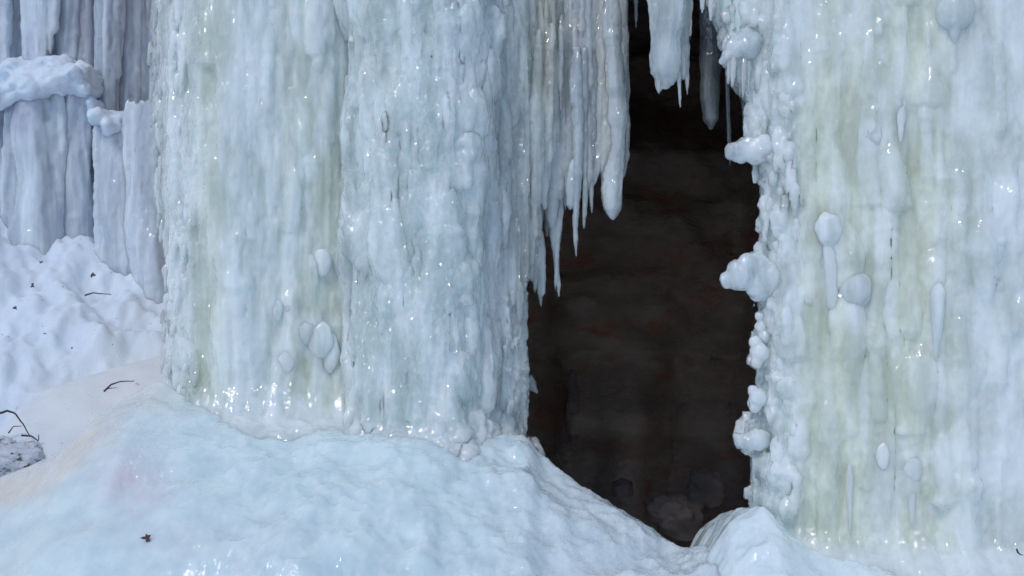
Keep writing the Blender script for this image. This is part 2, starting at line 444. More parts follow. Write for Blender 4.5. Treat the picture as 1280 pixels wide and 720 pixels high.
core(LEFT, left_edge, lambda z: 452, frontL, YL, 5.55, 21, STL, LP, .34, fl=(462, 600, 4.75))
def nodule(parent, px, py, w, h, Y, seed, mat=None, name='ice_nodule', depth=.5, tear=True):
    """milky drop frozen on the pillar face: wide rounded head, narrowing tail below"""
    x, y, z = P(px, py, Y); rw = w / 2 / F * Y; rh = h / 2 / F * Y
    gg = Geo(); gg.ball((0, 0, 0), 1, (1, 1, 1), 14, .16, seed)
    v = gg.v[0]
    if tear:
        t = np.clip(-v[:, 2], 0, 1); v[:, 0] *= 1 - .22 * t; v[:, 1] *= 1 - .2 * t
    v = v * np.array([rw, max(rw * depth, .012), rh]) + np.array([x, y, z]); gg.v[0] = v
    me = gg.raw(); ice_body(me, (.002, .0015, .0006), 1, seed, crystal=lambda a, b, c: np.full(len(c), .12))
    return finish(me, name, mat or M_NOD, parent=parent)

for i, (px, py, w, h) in enumerate([
    (403, 328, 24, 34), (425, 330, 24, 42), (346, 388, 15, 26), (362, 384, 14, 20), (382, 416, 28, 30), (400, 424, 34, 46), (412, 440, 26, 54),
    (358, 452, 22, 32), (366, 500, 15, 18), (373, 517, 22, 36), (394, 503, 18, 26), (392, 488, 7, 18)]):
    nodule(LEFT, px, py, w, h, float(frontL(px)) + .024, 50 + i)

# -------- central crystalline pillar
YC = 4.7
def cen_l(z): return np.interp(zpy(z, YC), [-300, 0, 200, 350, 560, 720], [428, 432, 430, 428, 436, 430])
def cen_r(z): return np.interp(zpy(z, YC), [-300, 0, 150, 300, 400, 560, 720], [650, 655, 645, 625, 612, 610, 620])
def frontC(px):
    return np.interp(px, [425, 440, 470, 520, 560, 590, 620, 660], [4.92, 4.77, 4.68, 4.62, 4.62, 4.68, 4.80, 4.98])
g = Geo()
g.slab(cen_l, cen_r, lambda p, z, l, r: float(frontC(p)) + .035, 5.6, ZB, ZTOP, YC, 60, 50)
for k in range(260):
    px = rs.uniform(434, 640); Y = float(frontC(px)); py0 = rs.uniform(-300, 470); L = rs.uniform(30, 330)
    if px > float(cen_r(pyz(py0 + L, Y))) + 5: continue
    g.rib((px - 640) / F * Y, Y + .035 + (rr_ := rs.choice([.01, .015, .02, .03, .045])) * rs.uniform(.2, .8), pyz(py0, Y), pyz(min(py0 + L, 575), Y), rr_, rs.choice(['icicle', 'drip', 'icicle']), seg=8, seed=900 + k, lean=rs.uniform(-.03, .03))
BULGE = [(rs.uniform(436, 610), rs.uniform(-280, 560), rs.uniform(14, 30), rs.uniform(20, 60)) for k in range(40)]
for (bx, by, bw, bh) in BULGE:
    Y = float(frontC(bx)); g.ball(P(bx, by, Y + .06), 1, (bw / F * Y * 1.1, .055, bh * 1.2 / F * Y), 10, .3, int(by + 300))
for k in range(1100):
    bx, by, bw, bh = rs.choice(BULGE) if rs.random() < .55 else (545, 150, 45, 250)
    px = rs.gauss(bx, bw * .7); py = rs.gauss(by, bh * .8)
    if py > 560 or py < -280: continue
    px = min(max(px, 434), 640)
    Y = float(frontC(px)) + rs.uniform(.018, .04); x, y, z = P(px, py, Y)
    g.rib(x, y, z + rs.uniform(.01, .05), z - rs.uniform(.03, .15), rs.uniform(.004, .011), 'icicle', seg=7, seed=1400 + k, lean=rs.uniform(-.08, .08))
for k in range(90):    # frozen splash at the foot
    px = rs.uniform(425, 645); Y = float(frontC(px)); py = rs.gauss(552, 16)
    g.ball(P(px, py, Y + rs.uniform(.03, .08)), rs.uniform(.02, .06), (1, .7, 1.1), 9, .6, 7000 + k)
flare(g, .22, 505, 600, 4.65)
me = voxel(g, .0048, 1)
CP = [(rs.uniform(436, 600), rs.uniform(-250, 540), rs.uniform(10, 34), rs.uniform(40, 160), rs.uniform(.2, .6)) for k in range(60)] + [(436 + 24 * k, 575, 60, 80, .85) for k in range(10)]
ice_body(me, (.022, .005, .002), .4, 3, cryamp=.004, milk=CP,
         crystal=lambda px, py, co: np.clip(.25 + 1.0 * bump1(px, 548, 45) * (.4 + .9 * rel_noise(co, (4, 4, 2.5), 8)) + .7 * bump1(px, 450, 25) * rel_noise(co, (5, 5, 3), 9), 0, 1.2),
         stain=lambda px, py, co: .35 * bump1(px, 470, 50) * smooth(300, 100, py))
CEN = finish(me, 'ice_pillar', M_CEN, 'bright crystalline ice pillar of tiny glinting icicles beside the grey ribbed sheet', 'ice pillar')
core(CEN, cen_l, cen_r, frontC, YC, 5.55, 22, lambda a, b, c: .3 * bump1(a, 470, 50), CP, .22)

# -------- grey sheet receding towards the cave
YS = 5.0
def sh_r(z): return np.interp(zpy(z, YS), [-300, 0, 60, 100, 130, 200, 300, 350, 380, 440, 470, 490, 500, 540, 560, 580, 700], [684, 688, 694, 700, 700, 688, 672, 664, 655, 652, 655, 662, 654, 655, 668, 674, 660])
def frontS(px): return np.interp(px, [590, 620, 650, 680, 705], [4.78, 4.82, 4.87, 4.91, 4.96])
g = Geo()
g.slab(lambda z: 588, lambda z: float(sh_r(z)) - 5, lambda p, z, l, r: float(frontS(p)) + .03 + .06 * max(0, 1 - (r - p) / 10) ** 2, 5.65, ZB, ZTOP, YS, 40, 80)
for k in range(230):
    px = rs.uniform(598, 700); Y = float(frontS(px)); py0 = rs.uniform(-300, 480); L = rs.uniform(50, 380); py1 = min(py0 + L, 570)
    if px > min(float(sh_r(pyz(q_, YS))) for q_ in np.linspace(py0, py1, 12)) + 3: continue
    g.rib((px - 640) / F * Y, Y + .03 + (rr_ := rs.choice([.006, .009, .014, .022, .035])) * rs.uniform(.1, .7), pyz(py0, Y), pyz(py1, Y), rr_, 'icicle', seg=8, seed=2300 + k, lean=.01)
for k in range(75):     # fringe stepping down along the cave
    px = rs.uniform(648, 703); Y = float(frontS(px)) + rs.uniform(-.01, .05); b_ = float(np.interp(px, [648, 655, 668, 680, 692, 703], [480, 370, 330, 250, 190, 130])) + rs.uniform(-60, 22)
    g.rib(Xr(px, Y), Y, pyz(b_ - rs.uniform(60, 260), Y), pyz(b_, Y), rs.uniform(.006, .016), rs.choice(['icicle', 'icicle', 'drip']), seed=6100 + k)
for k in range(150):
    py = rs.uniform(350, 570); e = float(sh_r(pyz(py, YS))); px = e + rs.uniform(-26, 2)
    x, y, z = P(px, py, float(frontS(px)) + rs.uniform(-.01, .05))
    g.rib(x, y, z + .02, z - rs.uniform(.01, .05), rs.uniform(.004, .012), 'icicle', seg=7, seed=2700 + k)
for (px, py, r) in [(664, 558, 12), (655, 566, 14), (670, 566, 8), (640, 572, 16), (660, 476, 7), (665, 482, 5), (669, 487, 3), (671, 490, 2)]:
    g.ball(P(px, py, 4.98), r / F * 5, (1, 1, 1), 8, .3, px)
flare(g, .22, 520, 600, 4.8)
me = voxel(g, .005)
ice_body(me, (.010, .005, .002), .18, 5, cryamp=.005,
         crystal=lambda px, py, co: np.clip(.4 + .6 * smooth(330, 420, py) + .5 * bump1(px, 650, 20) * bump1(py, 150, 90), 0, 1),
         stain=lambda px, py, co: .8 * bump1(px, 684, 12) * smooth(230, 60, py) + .25 * smooth(620, 680, px))
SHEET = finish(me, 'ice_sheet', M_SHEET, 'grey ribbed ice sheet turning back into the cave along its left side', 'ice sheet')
core(SHEET, lambda z: 592, lambda z: float(sh_r(z)) - 8, frontS, YS, 5.6, 23, lambda a, b, c: .5 * bump1(a, 684, 14), [])

# -------- curtain hanging at the cave's upper left
YK = 4.98
def cur_b(px): return np.interp(px, [660, 684, 700, 706, 728, 742, 748, 755, 785], [300, 300, 250, 240, 235, 232, 215, 218, 215])
g = Geo()
for k in range(46):
    px = 682 + (780 - 682) * (k + rs.random() * .8) / 46; Y = YK + .10 * abs((px - 735) / 50) ** 2 + rs.uniform(-.005, .02) + (.1 if px < 700 else 0)
    r = rs.uniform(.014, .026); b = float(cur_b(px)) + rs.uniform(-26, 6)
    g.rib((px - 640) / F * Y, Y, ZTOP, pyz(b, Y), r, 'blunt', seed=3000 + k)
    if rs.random() < .8:
        py0 = rs.uniform(-200, 120); g.rib((px - 640) / F * Y, Y - .02, pyz(py0, Y), pyz(min(b, py0 + rs.uniform(40, 190)), Y), rs.uniform(.007, .016), rs.choice(['icicle', 'drip']), seed=3100 + k)
for k in range(17):
    px = 688 + k * 5.4; g.rib((px - 640) / F * (YK + .03), YK + .03, ZTOP, pyz(float(cur_b(px)) - rs.uniform(2, 24), YK), .036, 'blunt', seed=3200 + k)
me = voxel(g, .005)
ice_body(me, (.006, .004, .0015), .2, 7,
         crystal=lambda px, py, co: .35 + .4 * rel_noise(co, (5, 5, 3), 12),
         stain=lambda px, py, co: .85 * bump1(px, 690, 14) * smooth(200, 60, py) + .45 * bump1(px, 765, 22) + .15)
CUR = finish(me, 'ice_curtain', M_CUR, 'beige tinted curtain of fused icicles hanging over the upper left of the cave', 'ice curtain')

# -------- separate icicles
def icicle(label, px0, py0, px1, py1, w, Y, mat=M_ICI, kind='icicle', seed=0, group='icicles hanging at the cave mouth', extra=(), vox=.0035, cat='icicle'):
    g = Geo(); x, y, zt = P(px0, py0, Y); _, _, zb = P(px1, py1, Y); r = w / 2 / F * Y
    g.rib(x, y, zt, zb, r, kind, seg=12, lean=((px1 - px0) / F * Y) / max(.01, zt - zb), seed=seed)
    for (a, b, c, d, ww, kd) in extra:
        X, _, z1 = P(a, b, Y); _, _, z2 = P(c, d, Y)
        g.rib(X, Y - .005, z1, z2, ww / 2 / F * Y, kd, seg=9, lean=((c - a) / F * Y) / max(.01, z1 - z2), seed=seed + int(a))
    me = voxel(g, vox)
    ice_body(me, (.004, .003, .001), .3, seed, crystal=lambda a, b, c: np.full(len(c), .45), stain=lambda a, b, c: np.full(len(c), .12))
    return finish(me, 'icicle', mat, label, cat, group, base=(x, y, zt))

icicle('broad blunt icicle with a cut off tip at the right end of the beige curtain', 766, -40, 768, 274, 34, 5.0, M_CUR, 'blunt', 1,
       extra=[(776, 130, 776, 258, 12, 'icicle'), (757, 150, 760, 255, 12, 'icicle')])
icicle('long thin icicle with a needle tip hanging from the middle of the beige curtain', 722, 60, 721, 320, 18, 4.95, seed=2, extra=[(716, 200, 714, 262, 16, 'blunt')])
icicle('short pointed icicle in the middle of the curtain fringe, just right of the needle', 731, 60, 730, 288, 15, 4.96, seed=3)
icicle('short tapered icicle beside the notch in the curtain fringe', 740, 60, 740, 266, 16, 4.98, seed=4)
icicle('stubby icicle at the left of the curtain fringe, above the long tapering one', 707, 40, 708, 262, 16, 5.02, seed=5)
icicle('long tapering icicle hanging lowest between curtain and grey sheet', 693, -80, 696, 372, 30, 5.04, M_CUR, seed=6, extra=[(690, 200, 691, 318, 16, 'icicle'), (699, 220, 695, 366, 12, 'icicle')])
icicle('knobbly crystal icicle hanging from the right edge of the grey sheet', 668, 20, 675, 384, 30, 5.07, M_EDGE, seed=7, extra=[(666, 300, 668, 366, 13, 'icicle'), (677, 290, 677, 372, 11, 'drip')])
# cluster in the centre
icicle('wide white block of fused icicles hanging in the centre of the cave top', 836, -220, 836, 112, 56, 4.6, M_EDGE, 'blunt', 8, vox=.004,
       extra=[(820, -60, 826, 112, 26, 'blunt'), (840, -60, 842, 108, 30, 'blunt'), (810, -120, 823, 116, 15, 'blunt'), (856, -160, 858, 95, 16, 'icicle'), (848, -40, 850, 132, 11, 'icicle'), (861, -120, 862, 58, 10, 'icicle'), (831, -60, 831, 104, 16, 'drip')])
icicle('small glassy icicle under the left corner of the hanging white block', 822, 60, 823, 119, 9, 4.58, M_EDGE, 'blunt', 9)
icicle('thin spike hanging from under the right half of the white block', 848, 70, 850, 134, 8, 4.58, M_EDGE, seed=10)
icicle('ragged spiky icicle along the right side of the white block', 855, -60, 858, 118, 14, 4.6, M_EDGE, seed=11, extra=[(862, -90, 863, 56, 8, 'icicle'), (853, 30, 854, 100, 8, 'drip')])
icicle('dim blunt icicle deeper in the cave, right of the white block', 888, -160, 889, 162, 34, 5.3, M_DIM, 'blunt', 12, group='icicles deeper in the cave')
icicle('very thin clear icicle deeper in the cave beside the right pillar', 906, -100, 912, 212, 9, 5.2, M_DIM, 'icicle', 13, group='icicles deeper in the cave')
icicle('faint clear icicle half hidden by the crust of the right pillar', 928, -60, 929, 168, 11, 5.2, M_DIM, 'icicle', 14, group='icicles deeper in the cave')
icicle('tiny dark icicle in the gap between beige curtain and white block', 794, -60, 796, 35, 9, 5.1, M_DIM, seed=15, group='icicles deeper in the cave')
icicle('small pointed icicle at the top of the frame left of the right pillar', 887, -60, 889, 28, 9, 4.5, M_EDGE, seed=16)
icicle('stubby glassy icicle at the very top between white block and right pillar', 877, -60, 877, 16, 10, 4.5, M_EDGE, seed=17)

# -------- right pillar
YR = 4.35
EDGE_R = [(-300, 870), (-60, 880), (0, 893), (20, 903), (50, 906), (75, 908), (100, 928), (120, 937), (160, 940), (172, 935), (205, 943), (215, 951), (260, 952), (300, 953), (318, 945), (345, 935), (375, 950), (400, 950), (440, 943), (470, 946), (500, 947), (520, 940), (545, 930), (565, 938), (600, 940), (640, 938), (730, 925)]
def right_l(z): return np.interp(zpy(z, YR), [a for a, _ in EDGE_R], [b for _, b in EDGE_R])
def frontR(px, py=300):
    return np.interp(px, [890, 925, 950, 985, 1030, 1100, 1180, 1280, 1400, 1560, 1640], [4.62, 4.50, 4.42, 4.33, 4.29, 4.25, 4.20, 4.17, 4.2, 4.35, 4.7])
g = Geo()
# body built in real x so that its face can turn towards the viewer
zs = np.linspace(.45, ZTOP, 110); vs = []; nx = 90
for z in zs:
    l = float(right_l(z)); px = np.linspace(l, 1440, nx)
    fy = np.array([float(frontR(p)) for p in px]) + .035 + .10 * np.clip(1 - (px - l) / 16, 0, 1) ** 2
    for p, y in zip(px, fy): vs.append((Xr(p, y), y, z))
    vs.append((Xr(1440, 4.7), 5.6, z)); vs.append((Xr(l + 30, 5.6), 5.6, z))
m_ = nx + 2; fs = []
for k in range(len(zs) - 1):
    for j in range(m_):
        j2 = (j + 1) % m_; fs.append((k * m_ + j, k * m_ + j2, (k + 1) * m_ + j2, (k + 1) * m_ + j))
fs.append(tuple(range(m_))[::-1]); fs.append(tuple((len(zs) - 1) * m_ + j for j in range(m_)))
g.add(vs, fs)
for k in range(240):
    px = rs.uniform(985, 1440); Y = float(frontR(px)); py0 = rs.uniform(-330, 560); L = rs.uniform(40, 300)
    g.rib(Xr(px, Y), Y + .032 + (rr_ := rs.choice([.014, .02, .03, .045, .06, .08])) * rs.uniform(.3, .85), pyz(py0, Y), pyz(py0 + L, Y), rr_, rs.choice(['drip', 'icicle', 'drip', 'blunt']), seed=4000 + k, lean=rs.uniform(-.02, .02))
for k in range(560):       # lumpy crust along the cave edge
    py = rs.uniform(-280, 650); e = float(np.interp(py, [a for a, _ in EDGE_R], [b for _, b in EDGE_R])); px = e + rs.uniform(0, 1) ** 1.5 * 52 + 3
    Y = float(frontR(px)) + rs.uniform(.0, .07); x, y, z = P(px, py, Y)
    if k % 2: g.ball((x, y + .02, z), rs.uniform(.014, .042), (rs.uniform(.7, 1.1), .8, rs.uniform(.8, 1.8)), 9, .6, k)
    else: g.rib(x, y, z + rs.uniform(.005, .03), z - rs.uniform(.03, .13), rs.uniform(.004, .010), 'icicle', seg=7, seed=4600 + k, lean=rs.uniform(-.1, .05))
flare(g, .2, 665, 730, 4.2)
me = voxel(g, VOX)
RP = [(940 + 45 * k, 722, 140, 90, .9) for k in range(12)] + [(1093, 172, 44, 50, .8), (1039, 330, 34, 140, .8), (1072, 380, 46, 90, .7), (1105, 575, 36, 56, .7), (1142, 588, 34, 56, .7), (1183, 575, 50, 76, .7), (1195, 25, 50, 80, .8), (1170, 400, 26, 120, .6)]
for k in range(110):
    RP.append((rs.uniform(990, 1440), rs.uniform(-250, 680), rs.uniform(14, 60), rs.uniform(30, 150), rs.uniform(.2, .6)))
for k in range(50): RP.append((rs.uniform(925, 1000), rs.uniform(-250, 640), rs.uniform(12, 34), rs.uniform(20, 70), .75))
for k in range(16): RP.append((rs.uniform(1215, 1440), rs.uniform(-200, 680), rs.uniform(60, 130), rs.uniform(90, 260), .6))
ice_body(me, (.012, .004, .0012), .35, 9, cryamp=.008, milk=RP,
         crystal=lambda px, py, co: np.clip(.10 + 1.1 * (1 - smooth(965, 1010, px)) + .35 * rel_noise(co, (4, 4, 3), 15) * bump1(px, 1120, 120), 0, 1.2),
         stain=(STR := lambda px, py, co: .8 * bump1(px, 1045, 50) * (.5 + .5 * smooth(0, 150, py)) + .75 * bump1(px, 1150, 45) + .2 * (px > 1000)))
RIGHT = finish(me, 'ice_pillar', M_RIGHT, 'broad pale green ice pillar filling the right side, its cave edge crusted with knobs', 'ice pillar')

core(RIGHT, lambda z: float(right_l(z)) + 16, lambda z: 1420, frontR, 4.30, 5.55, 24, STR, RP, .2, bl=40, fl=(665, 730, 4.2))
def knob(pts, seed, name='ice_knob'):
    g = Geo()
    for i, (px, py, r, Y) in enumerate(pts):
        x, y, z = P(px, py, Y); g.ball((x, y, z), r / F * Y, (1, .9, 1), 9, .22, seed * 10 + i)
    me = voxel(g, .004, 3)
    ice_body(me, (.006, .0025, .001), 1, seed, crystal=lambda a, b, c: np.full(len(c), .6), cryamp=.002)
    return finish(me, name, M_EDGE, parent=RIGHT)
knob([(945, 335, 20, 4.42), (925, 345, 19, 4.4), (910, 350, 11, 4.4), (950, 358, 18, 4.4), (935, 330, 14, 4.4), (965, 350, 22, 4.4)], 1)
knob([(918, 190, 12, 4.42), (932, 186, 15, 4.42), (945, 188, 17, 4.42), (955, 185, 18, 4.42), (925, 197, 8, 4.42)], 2)
knob([(910, 70, 9, 4.45), (920, 60, 14, 4.45), (935, 55, 18, 4.45), (903, 76, 5, 4.45)], 3)
knob([(926, 550, 9, 4.42), (936, 553, 13, 4.42), (948, 550, 15, 4.42), (921, 545, 5, 4.42)], 4)
knob([(944, 428, 8, 4.4), (950, 440, 12, 4.4), (946, 452, 8, 4.4)], 5)
knob([(941, 488, 7, 4.4), (948, 498, 12, 4.4), (944, 508, 8, 4.4)], 6)
knob([(950, 395, 7, 4.42), (952, 408, 8, 4.42), (956, 420, 9, 4.42)], 7)
for (px, py0, py1, w) in [(917, 90, 108, 9), (931, 88, 122, 7), (912, 92, 104, 5), (937, 100, 118, 6)]:
    g = Geo(); Y = 4.44; x, _, zt = P(px, py0 - 25, Y); g.rib(x, Y, zt, pyz(py1, Y), w / 2 / F * Y, 'icicle', seg=9, seed=px, lean=-.05)
    me = g.raw(); ice_body(me, (.002, .002, .001), .5, px, crystal=lambda a, b, c: np.full(len(c), .6)); finish(me, 'small_icicle', M_EDGE, parent=RIGHT)

def drip(px, py0, py1, w, seed, kind='drip', mat=M_NOD, head=True):
    Y = float(frontR(px)) + .024; g = Geo(); x, _, zt = P(px, py0, Y)
    g.rib(x, Y, zt, pyz(py1, Y), w / 2 / F * Y, kind, seg=12, seed=seed, wob=.06)
    if head: g.ball((x, Y, zt - w * .5 / F * Y), w * .85 / F * Y, (1, .7, 1.1), 10, .15, seed)
    me = voxel(g, .0035); ice_body(me, (.002, .0015, .0006), .5, seed, crystal=lambda a, b, c: np.full(len(c), .15))
    return finish(me, 'frozen_drip', mat, parent=RIGHT)
drip(1039, 275, 392, 24, 1, 'blunt'); drip(1170, 350, 452, 20, 2, 'icicle', head=False); drip(1126, 118, 188, 17, 3, 'icicle', head=False)
drip(1063, 580, 682, 10, 4, 'icicle', head=False); drip(1195, 0, 55, 28, 5, 'icicle'); drip(1070, 350, 410, 24, 6, 'blunt'); drip(1140, 605, 690, 14, 7, 'icicle', head=False)
for i, (px, py, w, h) in enumerate([(1093, 172, 32, 34), (1072, 362, 24, 28), (1105, 570, 20, 36), (1142, 588, 22, 34)]):
    nodule(RIGHT, px, py, w, h, float(frontR(px)) + .025, 90 + i, M_NOD, depth=.6)

# ------------------------------------------------------------------ far ice wall, upper left
def far_col(label, px0, px1, pyt, pyb, Y, seed, kind='icicle', stain=.2, n=7, group='ice columns at the back left', name='ice_column', cat='ice column', mat=M_FAR):
    g = Geo(); r_ = random.Random(seed)
    c = (px0 + px1) / 2; w = (px1 - px0)
    g.rib(Xr(c, Y), Y + .05, pyz(pyt, Y), pyz(pyb, Y), w * .46 / F * Y, kind, seg=14, seed=seed, wob=.03)
    for k in range(n):
        px = px0 + w * (k + .5) / n + r_.uniform(-2, 2); b = pyb - r_.uniform(0, .35) * (pyb - pyt) * abs(px - c) / w * 2 - r_.uniform(0, 12)
        g.rib(Xr(px, Y), Y + .06 * abs(px - c) / w - .02, pyz(pyt, Y), pyz(b, Y), w * r_.uniform(.07, .2) / F * Y, 'blunt', seed=seed * 10 + k)
    me = voxel(g, .009)
    ice_body(me, (.012, .005, .001), .2, seed, crystal=lambda a, b, c_: np.full(len(c_), .2), stain=lambda a, b, c_: np.full(len(c_), stain))
    return finish(me, name, mat, label, cat, group)
# upper row
g = Geo(); Yb = 6.62
g.slab(lambda z: -140, lambda z: 230, lambda p, z, l, r: Yb + .03 * math.sin(p * .11) + .02 * math.sin(p * .31 + 1), 7.3, 1.6, ZTOP + .3, Yb, 80, 30)
me = voxel(g, .014); ice_body(me, (.03, .008, .001), .12, 590, crystal=lambda a, b, c_: np.full(len(c_), .1), stain=lambda a, b, c_: .8 * bump1(a, 112, 22) + .2)
finish(me, 'ice_sheet', M_FAR, 'shaded ice sheet behind the columns of the far left wall, seen between them', 'ice sheet')
UP = [(-40, 6, 125, 'pale ice column cut by the left edge of the photo, upper row', .1), (2, 32, 110, 'thin grey ice column, first from the left in the upper row', .3),
      (30, 66, 90, 'white ice column ending on the thick snow ledge at far left', .1), (60, 104, 80, 'wide bluish ice column above the centre of the snow ledge', .5),
      (100, 128, 120, 'grey violet ice column above the right end of the snow ledge', .7), (122, 150, 150, 'slim smooth ice column reaching down past the snow ledge', .3),
      (148, 176, 140, 'pale rounded ice column next to last in the upper row', .2), (172, 206, 150, 'ice column tucked against the crusted edge of the left pillar', .2)]
for i, (a, b, bot, lab, s_) in enumerate(UP):
    far_col(lab, a - 3, b + 3, -200, bot + 30, 6.60 + .1 * math.sin(i * 2.1), 600 + i, 'blunt', s_, 9)
LOW = [(-60, 18, 128, 290, 'shadowed ice column at the far left under the ledge', .3, 6.55), (14, 76, 130, 302, 'broad white ice column under the left half of the snow ledge', .05, 6.4),
       (70, 108, 128, 306, 'tapering ice column under the right end of the snow ledge', .25, 6.45), (104, 130, 170, 300, 'narrow blue violet ice column in the shaded gap', .6, 6.7),
       (126, 176, 150, 318, 'bluish ice column rising beside the snow notch', .1, 6.35), (164, 222, 130, 345, 'dim ice column running down behind the left pillar edge', .15, 6.3)]
for i, (a, b, t_, bot, lab, s_, Y) in enumerate(LOW):
    far_col(lab, a - 5, b + 6, t_ - 24 if i < 3 else t_ - 6, bot + 70, Y, 640 + i, 'column', s_, 11)

def snowpile(label, pts, Y, seed):
    g = Geo()
    for i, (px, py, rx, rz, dy) in enumerate(pts):
        x, y, z = P(px, py, Y + dy); g.ball((x, y, z), 1, (rx / F * Y, .16, rz / F * Y), 10, .2, seed + i)
    me = voxel(g, .012, 2); co = coords(me); nn = normals(me)
    setco(me, co + nn * (.035 * fbm(co * 9, 4, seed) + .016 * fbm(co * 26, 3, seed + 3))[:, None]); attr(me, 'stain', np.zeros(len(co)))
    return finish(me, 'snow_ledge', M_SNOW, label, 'snow ledge', 'snow ledges on the far ice')
snowpile('thick snow ledge lying across the far left ice wall', [(-40, 125, 40, 16, 0), (0, 122, 34, 15, .0), (30, 96, 32, 26, .12), (45, 108, 34, 22, 0), (75, 102, 34, 20, 0), (98, 96, 24, 17, 0), (112, 112, 16, 14, .05), (62, 88, 36, 18, .12)], 6.42, 700)
snowpile('small white clump of snow caught in the notch between ice columns', [(130, 148, 15, 10, 0), (145, 160, 14, 13, 0), (155, 152, 12, 10, .05), (124, 134, 10, 12, .1)], 6.4, 720)

# ------------------------------------------------------------------ grid terrain helper
def grid_mesh(xs, ys, zf):
    X, Y = np.meshgrid(xs, ys); Z = zf(X.ravel(), Y.ravel())
    v = np.stack([X.ravel(), Y.ravel(), Z], 1); nx, ny = len(xs), len(ys)
    i = np.arange(nx * ny).reshape(ny, nx)
    f = np.stack([i[:-1, :-1].ravel(), i[:-1, 1:].ravel(), i[1:, 1:].ravel(), i[1:, :-1].ravel()], 1)
    me = bpy.data.meshes.new('g'); me.from_pydata(v.tolist(), [], f.tolist()); me.update(); return me

# ground: one snow sheet, climbing to the foot of the far ice on the left, low inside the cave
def gz(x, y):
    q = np.stack([x, y, np.zeros_like(x)], 1)
    left = np.interp(y, [-60, 2.6, 3.4, 4.6, 5.0, 5.6, 6.1, 6.4, 7.4, 9, 60], [0, 0, .12, .62, .80, 1.22, 1.66, 1.88, 2.2, 2.3, 2.3])
    left = left + smooth(5.6, 6.2, y) * (.10 * smooth(-2.35, -2.6, x) - .16 * smooth(-2.4, -1.7, x))
    cave = np.interp(y, [-60, 3, 4.5, 5.2, 8, 60], [0, 0, .30, .12, .25, .3])
    w = smooth(-1.35, -1.0, x); z = left * (1 - w) + cave * w
    near = smooth(2.8, 4.4, y) * (1 - smooth(8, 12, np.abs(x)))
    lump = .08 * fbm(q * np.array([2.3, 2.3, 1]), 3, 31) + .10 * fbm(q * np.array([6.5, 5.2, 1]), 3, 35) + .03 * fbm(q * 14, 3, 38)
    z = z + near * lump * (1 - .6 * w) + .05 * fbm(q * .4, 2, 40)
    # smooth rounded swell above the dirt patch
    cx, cy = -1.62, 5.36
    u_ = (x - cx) * .83 + (y - cy) * .55; w_ = -(x - cx) * .55 + (y - cy) * .83
    d = np.sqrt((u_ / .58) ** 2 + (w_ / .34) ** 2) + .06 * fbm(q * 5, 2, 44)
    flat = 1 - smooth(.75, 1.35, d)
    z = z * (1 - flat) + flat * (1.07 + .44 * (y - cy) + .025 * fbm(q * 6, 2, 45)) + .13 * np.clip(1 - d ** 2, 0, 1) ** .6
    z = z - .09 * np.exp(-((d - 1.15) / .13) ** 2) * (y < cy + .1)
    return z
xs = np.concatenate([np.linspace(-80, -6, 14), np.linspace(-5.8, -2.9, 30), np.arange(-2.88, -.9, .010), np.linspace(-.88, 3.0, 90), np.linspace(3.3, 80, 16)])
ys = np.concatenate([np.linspace(-80, 0, 14), np.linspace(.4, 3.8, 30), np.arange(3.85, 7.3, .012), np.linspace(7.4, 9, 20), np.linspace(10, 80, 12)])
me = grid_mesh(xs, ys, gz); co = coords(me)
px = co[:, 0] / np.maximum(co[:, 1], .1) * F + 640
attr(me, 'stain', np.clip(.12 * (1 - smooth(4.9, 5.9, co[:, 1])) * (co[:, 0] < -.9) + .25 * bump1(co[:, 0], -1.55, .2) * (co[:, 1] > 4), 0, 1))
attr(me, 'cream', .45 * (1 - smooth(.5, 1.4, np.sqrt(((co[:, 0] + 1.6) / .5) ** 2 + ((co[:, 1] - 5.32) / .42) ** 2))))
finish(me, 'ground', M_SNOW, kind='structure', base=(0, 0, 0))

# main ice mound
CREST = [(-260, 660, 4.3), (-80, 628, 4.5), (0, 597, 4.62), (45, 580, 4.68), (80, 562, 4.72), (105, 535, 4.78), (130, 512, 4.82), (165, 490, 4.88), (200, 470, 4.92), (240, 500, 4.82), (300, 530, 4.72), (360, 545, 4.66), (430, 545, 4.64), (520, 550, 4.60),
         (600, 552, 4.66), (640, 545, 4.74), (660, 548, 4.76), (672, 568, 4.72), (700, 590, 4.68), (740, 615, 4.62), (765, 633, 4.58), (800, 655, 4.52), (830, 674, 4.47), (860, 680, 4.42), (890, 682, 4.38), (930, 700, 4.3), (1000, 740, 4.25)]
cxs = np.array([(a - 640) / F * Y for a, b, Y in CREST]); cys = np.array([Y for a, b, Y in CREST]); czs = np.array([pyz(b, Y) for a, b, Y in CREST])
fall = np.interp(cxs, [-2.3, -1.4, -1.25, -.2, .05, .12, .8], [.9, .9, .02, .02, .2, .9, .9])
def soft_table(xs, ys, sig):
    X = np.linspace(xs[0] - .3, xs[-1] + .3, 900); V = np.interp(X, xs, ys); h = X[1] - X[0]
    n = int(3 * sig / h); kk = np.exp(-.5 * (np.arange(-n, n + 1) * h / sig) ** 2); kk /= kk.sum()
    V = np.convolve(np.pad(V, n, mode='edge'), kk, mode='valid')
    return lambda x: np.interp(x, X, V)
c_y = soft_table(cxs, cys, .05); c_z = soft_table(cxs, czs, .014)
